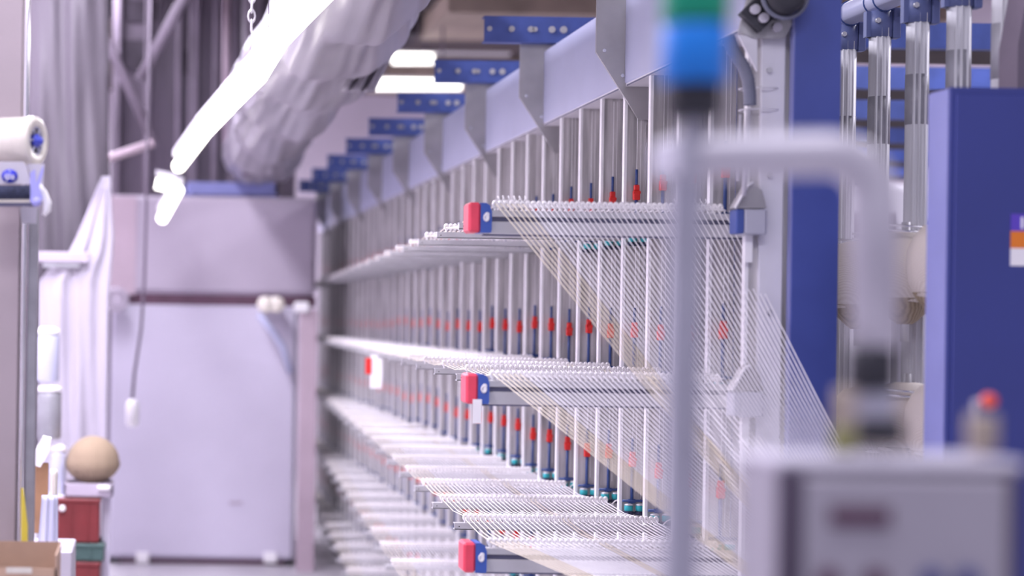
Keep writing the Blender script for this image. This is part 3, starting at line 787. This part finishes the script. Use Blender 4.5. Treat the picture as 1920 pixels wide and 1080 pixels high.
q=W(78,1040,7); m=MB(); m.box((q.x-.25,6.85,.0),(q.x+.12,7.25,W(78,1024,7).z),.005); o=m.build('grey_carton','box'); tag(o,'grey block under the brown board, hidden by the cardboard box','block')
# fibre ball on crates
Yb=9.0
c=W(174,862,Yb); Rb=50/F*Yb
m=MB(); prof=[]
for i in range(17):
    t=-PI/2+PI*i/16; prof.append((max(.004,Rb*math.cos(t)*(1.05 if t<0 else .98-.08*math.sin(t))),Rb*.90*math.sin(t)))
m.lathe(c,prof,36,wob=lambda t,h:1+.03*math.sin(3*t+h*12)+.015*math.sin(11*t))
o=m.build('fibre_ball','fibre'); tag(o,'round brown ball of coarse fibre sitting on the crate stack','fibre ball')
zc=c.z-Rb*.9
m=MB(); p0=W(122,912,Yb); p1=W(212,928,Yb); 
o=thing('tray','shallow grey tray under the brown fibre ball','tray',((p0.x+p1.x)/2,Yb,p1.z))
m.box((p0.x,Yb-.12,p1.z),(p1.x,Yb+.12,p1.z+.012),.002); m.box((p0.x,Yb-.13,p1.z+.004),(p1.x,Yb-.118,zc+.012),.002); m.box((p0.x,Yb+.118,p1.z+.004),(p1.x,Yb+.13,zc+.012),.002); m.box((p0.x,Yb-.13,p1.z+.004),(p0.x+.01,Yb+.13,zc+.012),.002); m.box((p1.x-.01,Yb-.13,p1.z+.004),(p1.x,Yb+.13,zc+.012),.002)
m.build('pan','panelup',o)
m=MB(); q=W(195,915,Yb-.14); m.tube([(q.x-.03,Yb-.14,q.z),(q.x+.03,Yb-.14,q.z)],.012,10); m.build('handle','white',o)
zz=[(930,1010,'crate','red plastic crate directly under the tray'),(1013,1044,'crategreen','dark green crate between the two red crates'),(1047,1140,'crate','lower red plastic crate at the bottom of the picture')]
for i,(ya,yb,mt,lab) in enumerate(zz):
    xa,xb=(110,188) if mt=='crate' else (106,196)
    a=W(xa,yb,Yb); b=W(xb,ya,Yb)
    o=thing('crate',lab,'crate',((a.x+b.x)/2,Yb,a.z),'stacked crates')
    m=MB(); m.box((a.x,Yb-.14,a.z),(b.x,Yb+.14,b.z),.005); m.box((a.x-.006,Yb-.146,b.z-.02),(b.x+.006,Yb+.146,b.z-.002),.003); m.build('body',mt,o)
    for s in (.3,.7):
        m=MB(); x=a.x+(b.x-a.x)*s; m.box((x-.006,Yb-.147,a.z+.005),(x+.006,Yb-.139,b.z-.025)); m.build('rib',mt,o)
    if i==0:
        m=MB(); q=W(117,953,Yb-.14); m.lathe((q.x,Yb-.155,q.z),[(.014,0),(.016,.006),(.016,.012)],14,'y'); m.build('knob','white',o)
zl=W(150,1140,Yb).z
m=MB(); q0=W(104,1000,Yb); q1=W(205,1000,Yb); m.box((q0.x,Yb-.2,0),(q1.x,Yb+.2,zl),.01); o=m.build('wooden_plinth','box'); tag(o,'grey plinth carrying the red crates','plinth')
m=MB(); pbox(m,190,928,206,1150,Yb-.05,.06,.005); o=m.build('white_stake','panel'); tag(o,'pale upright plank beside the red crates','plank')

# big lilac cabinet in the aisle end
YK=14.0
o=thing('lilac_cabinet','huge pale lilac sheet-metal cabinet closing the aisle end','cabinet',(W(380,1000,YK).x,YK+.5,0))
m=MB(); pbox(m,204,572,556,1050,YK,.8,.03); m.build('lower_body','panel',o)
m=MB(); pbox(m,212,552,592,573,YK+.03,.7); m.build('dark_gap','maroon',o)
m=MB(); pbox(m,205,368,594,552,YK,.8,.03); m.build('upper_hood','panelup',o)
m=MB(); pbox(m,225,1049,532,1058,YK+.02,.7); m.build('foot_gap','maroon',o)
a=W(204,1057,YK); b=W(556,1057,YK); m=MB(); m.box((a.x,YK,0.0),(b.x,YK+.8,a.z),.0); m.build('plinth','panel',o)
m=MB(); pbox(m,196,560,206,900,YK+.02,.5); m.build('side_slit_strip','mid',o)  # dark slit down the left side of the cabinet
m=MB(); pbox(m,205,368,255,552,YK-.012,.014); m.build('left_cheek','pinkpost',o)
m=MB(); pbox(m,350,342,524,367,YK+.1,.5,.01); m.build('top_box','bluecabside' ,o)
m=MB(); pbox(m,516,318,528,364,YK+.1,.3); m.build('top_bracket','mid',o)
for (px,py) in ((430,940),):
    m=MB(); pbox(m,px,py,px+24,py+6,YK-.01,.012); m.build('scratch','panelup',o)
for px in (255,495): 
    m=MB(); pbox(m,px,1036,px+24,1056,YK-.03,.05,.005); m.build('foot','white',o)
a=W(562,700,13.7); b=W(594,700,13.7)
o=thing('pinkish_post','pinkish grey steel post between lilac cabinet and creel','post',((a.x+b.x)/2,13.75,0))
m=MB(); m.box((a.x,13.7,0),(b.x,13.8,W(580,580,13.7).z),.005); m.build('shaft','pinkpost',o)
m=MB(); pbox(m,552,566,580,586,13.66,.05,.01); m.build('cap','white',o)
# pulley pair with hose
q=W(508,572,13.6)
o=thing('pulley_lamp','pair of small round cream lamps on the dark gap of the cabinet','lamp',(q.x,13.6,q.z-.06))
for px in (498,518):
    c=W(px,571,13.6); m=MB(); m.lathe((c.x,13.56,c.z),[(.045,0),(.062,.02),(.062,.06),(.04,.38)],20,'y'); m.build('lamp_head','tapecore' if False else 'tape',o)
m=MB(); m.tube([W(486,590,13.6),W(510,620,13.65),W(530,650,13.7),W(545,700,13.7)],.028,10); m.build('hose','fascia',o)
q=W(218,562,13.7); o=thing('round_valve','pale round valve wheel at the left end of the dark gap','valve',(q.x,13.7,q.z-.08))
m=MB(); m.torus((q.x,13.8,q.z),.075,.02,20,8,'y'); m.tube([(q.x,13.78,q.z),(q.x,14.0,q.z)],.05,12); m.build('wheel','panelup',o)
# hanging switch on cord
o=thing('pendant_switch','white pendant switch hanging on a long grey cord','switch',(W(248,775,11.5).x,11.5,W(248,800,11.5).z))
cs=[W(272,470,11.5),W(270,540,11.5),W(264,620,11.5),W(252,700,11.5),W(248,752,11.5)]
top=Vector((cs[0].x+.02,11.5,CEIL)); m=MB(); m.tube([top]+cs,.010,8); m.build('cord','dark',o)
m=MB(); a=W(248,800,11.5); m.lathe((a.x,11.5,a.z),[(.025,0),(.04,.015),(.042,.13),(.03,.16),(.015,.17)],20); m.build('switch_body','white',o)

# dark tower and truss top left
YD=15.0
o=thing('dark_tower','dark mauve ribbed steel tower rising behind the lilac cabinet','tower',(W(360,300,YD).x,YD+.4,0))
m=MB(); pbox(m,206,-60,552,1024,YD,.8,.02); m.build('casing','dark',o)
for px,w in ((218,8),(270,14),(330,10),(352,20),(398,12),(430,16),(470,22),(505,12)):
    m=MB(); pbox(m,px,-40,px+w,420,YD-.07,.07,.01); m.build('rib','mid',o)
for (x0,y0,x1,y1) in ((215,75,272,130),(235,0,300,40),(345,95,372,140)):
    m=MB(); pbox(m,x0,y0,x1,y1,YD-.02,.03); m.build('opening','darker',o)
def strut(name,pa,pb,Y,r,mt,lab,cat,grp=None):
    m=MB(); m.tube([W(*pa,Y),W(*pb,Y)],r,10); o=m.build(name,mt); tag(o,lab,cat,grp)
strut('truss_strut',(60,-218),(292,272),12.5,.035,'mid','long diagonal steel strut descending right in front of the dark tower','strut','diagonal struts')
strut('truss_strut',(455,-209),(262,150),12.6,.04,'mid','short diagonal steel strut leaning left across the dark tower','strut','diagonal struts')
strut('truss_strut',(-215,439),(288,268),12.4,.03,'pinkpost','nearly level pale strut stub beside the wrapped column','strut','diagonal struts')
strut('drop_pipe',(468,-60),(466,330),13.4,.05,'mid','vertical mauve drop pipe left of the glowing lamp row','pipe')
strut('drop_pipe',(425,-60),(424,300),14.93,.03,'pinkpost','thin vertical pinkish pipe on the dark tower','pipe')
m=MB(); a=W(-50,20,13); b=W(210,20,13)
m.box((a.x,12.9,W(80,34,13).z),(b.x,13.0,W(80,-60,13).z)); o=m.build('roof_girder','darker'); tag(o,'black roof girder at the top left above the wrapped column','girder')
for px in (88,176):
    m=MB(); pbox(m,px,-60,px+26,50,12.7,.06,.01); o=m.build('hanger_plate','mid'); tag(o,'grey hanger plate on the black girder, %s one' % ('left' if px==88 else 'right'),'plate')

# plastic-wrapped duct above the lamps
cxd,czd,Rd=.84,EYE+1.32,.28
m=MB(); vs=[];fs=[]; nu,nv=160,120; rnd=random.Random(3)
for j in range(nv+1):
    y=4.2+(13.9-4.2)*j/nv
    for i in range(nu):
        t=2*PI*i/nu
        w=.022*math.sin(3*t+y*1.1)+.007*math.sin(7*t-y*2.1)+.007*math.sin(y*4.3+2*t)+.004*math.sin(13*t+y*2)
        sag=.03*(1+math.sin(y*5.1))*max(0,-math.sin(t))
        q=Rd+w+sag
        w2=.003*math.sin(23*t+y*2+2*math.sin(y*1.3))+.002*math.sin(31*t-y*1.7); q+=w2
        vs.append((cxd-.12*(1-(y-4.2)/9.7)+q*math.cos(t)+.02*math.sin(y),y,czd+q*math.sin(t)))
for j in range(nv):
    for i in range(nu): fs.append((j*nu+i,j*nu+(i+1)%nu,(j+1)*nu+(i+1)%nu,(j+1)*nu+i))
fs.append(list(range(nu))); fs.append([nv*nu+i for i in range(nu)])
m.add(vs,fs,True)
o=thing('wrapped_duct','long sagging duct wrapped in grey translucent plastic beside the lamp row','duct',(cxd,9,czd-.45))
m.build('film_sleeve','film',o)

m=MB()
for y in (6.4,10.8): m.tube([(cxd,y,czd+Rd),(cxd,y,CEIL)],.012,6)
m.build('hanger','mid',o)
# torn film edge
folded(lambda y:640+(170-y)*.55,lambda y:705+(170-y)*.5,-60,170,8.3,.05,.03,'loose_film','film',o,seed=9)

# lamp row
LP=[tuple(v*.86 for v in p) for p in ((.66,4.7,1.06),(.57,5.9,1.06),(.50,7.2,1.07),(.487,8.2,1.07),(.40,9.3,1.05),(.31,10.4,1.02),(.20,11.5,.93))]
LP2=[((296,345),(334,345),12.0),((336,352),(306,416),13.0)]
def lamp(a,b,lab,chain=True):
    a=Vector(a);b=Vector(b)
    o=thing('tube_lamp',lab,'lamp',(a+b)/2,'glowing tube lamps under the duct')
    m=MB(); m.tube([a,b],.037,16); m.build('tube','tube',o)
    d=(b-a); up=Vector((0,0,.05)); sd=Vector((d.y,-d.x,0)).normalized()*.034 if d.xy.length>.01 else Vector((.034,0,0))
    m=MB(); q=[a-sd+up,a+sd+up,b+sd+up,b-sd+up]; vs=q+[p+Vector((0,0,.035)) for p in q]
    m.add(vs,[(0,1,2,3),(4,7,6,5),(0,4,5,1),(1,5,6,2),(2,6,7,3),(3,7,4,0)]); m.build('housing','fasciaedge',o)
    m=MB(); m.tube([a+up-sd*.9,Vector((a.x-sd.x*.9,a.y,CEIL))],.0014,5); m.build('hanger_wire','dark',o)
    if chain:
        m=MB(); top=a+Vector((-.07,.3,.08)); n=14
        for i in range(n): m.torus(top+Vector((0,0,.02+i*.034)),.012,.0035,10,5,'y' if i%2 else 'x',1.7)
        m.build('chain','steel',o)
    return o
wd=['nearest, cut off by the top edge','second from the top edge','third from the top edge','fourth from the top edge','fifth from the top edge','sixth, just above the crooked end piece']
for i in range(6):
    a=LP[i];b=LP[i+1]
    lamp((a[0],a[1]+.02,EYE+a[2]),(b[0],b[1]-.02,EYE+b[2]),'glowing white tube lamp of the long row, '+wd[i], i in (1,2))
lamp(W(292,344,12.0),W(330,352,12.0),'short glowing lamp stub sticking out left near the row end',False)
lamp(W(334,356,12.4),W(304,410,12.8),'glowing lamp hanging lowest at the far end of the row',False)
# two level lamps at the back
for (x0,x1,py,Y,lab) in ((736,812,111,18.0,'short bright ceiling tube left of a blue beam'),(688,864,159,17.0,'long bright ceiling tube in front of the pale back wall')):
    a=W(x0,py,Y); b=W(x1,py,Y)
    o=thing('ceiling_tube',lab,'lamp',((a.x+b.x)/2,Y,a.z),'level ceiling tubes at the back')
    m=MB(); m.tube([a,b],.05,14); m.build('tube','ledtube',o)
    m=MB(); m.box((a.x,Y-.05,a.z+.055),(b.x+(.74 if py==111 else 0),Y+.05,a.z+.075)); m.build('batten','white',o)
    m=MB(); m.tube([((a.x*.8+b.x*.2),Y,a.z+.07),((a.x*.8+b.x*.2),Y,CEIL)],.01,6); m.tube([((a.x*.2+b.x*.8),Y,a.z+.07),((a.x*.2+b.x*.8),Y,CEIL)],.01,6); m.build('hanger','mid',o)

# ------------------------------------------------------------------ light
w=bpy.data.worlds.new('world'); SC.world=w; w.use_nodes=True
w.node_tree.nodes['Background'].inputs['Color'].default_value=(.80,.74,1.0,1)
w.node_tree.nodes['Background'].inputs['Strength'].default_value=.42
def area(name,loc,rot_,sx,sy,power,col=(1,.95,1)):
    l=bpy.data.lights.new(name,'AREA'); l.shape='RECTANGLE'; l.size=sx; l.size_y=sy; l.energy=power; l.color=col
    o=bpy.data.objects.new(name,l); COL.objects.link(o); o.location=loc; o.rotation_euler=rot_
for y,pw in ((3.4,80),(6.0,165),(8.0,175),(11.0,150),(15.6,190),(20.0,220)):
    area('hall_fill',(-.6,y,CEIL-.12),(0,math.radians(14),0),.5,2.2,pw,(.90,.86,1))  # unseen area lights added to brighten the aisle and the machine
for y in (7,12,18): area('hall_fill',(4.2,y,CEIL-.3),(0,0,0),.5,2.4,110,(.90,.86,1))  # unseen area lights added over the right-hand side
area('hall_fill',(.6,1.2,CEIL-.2),(math.radians(35),0,0),2.5,.5,50,(.90,.86,1))  # unseen area light added near the camera as front fill

# ------------------------------------------------------------------ camera
cd=bpy.data.cameras.new('camera'); cam=bpy.data.objects.new('camera',cd); COL.objects.link(cam); SC.camera=cam
cam.location=(0,0,EYE); cam.rotation_euler=(Matrix.Rotation(PI/2,3,'X')@Matrix.Rotation(ROLL,3,'Z')).to_euler()
cd.sensor_width=36; cd.lens=F/1920*36; cd.shift_x=(960-CX)/1920; cd.shift_y=(CY-540)/1920
cd.clip_start=.1; cd.clip_end=100
cd.dof.use_dof=True; cd.dof.focus_distance=5.75; cd.dof.aperture_fstop=1.6
SC.view_settings.view_transform='Standard'; SC.view_settings.look='None'; SC.view_settings.gamma=1; SC.view_settings.use_curve_mapping=False
SC.view_settings.exposure=0.35
SC.cycles.max_bounces=6
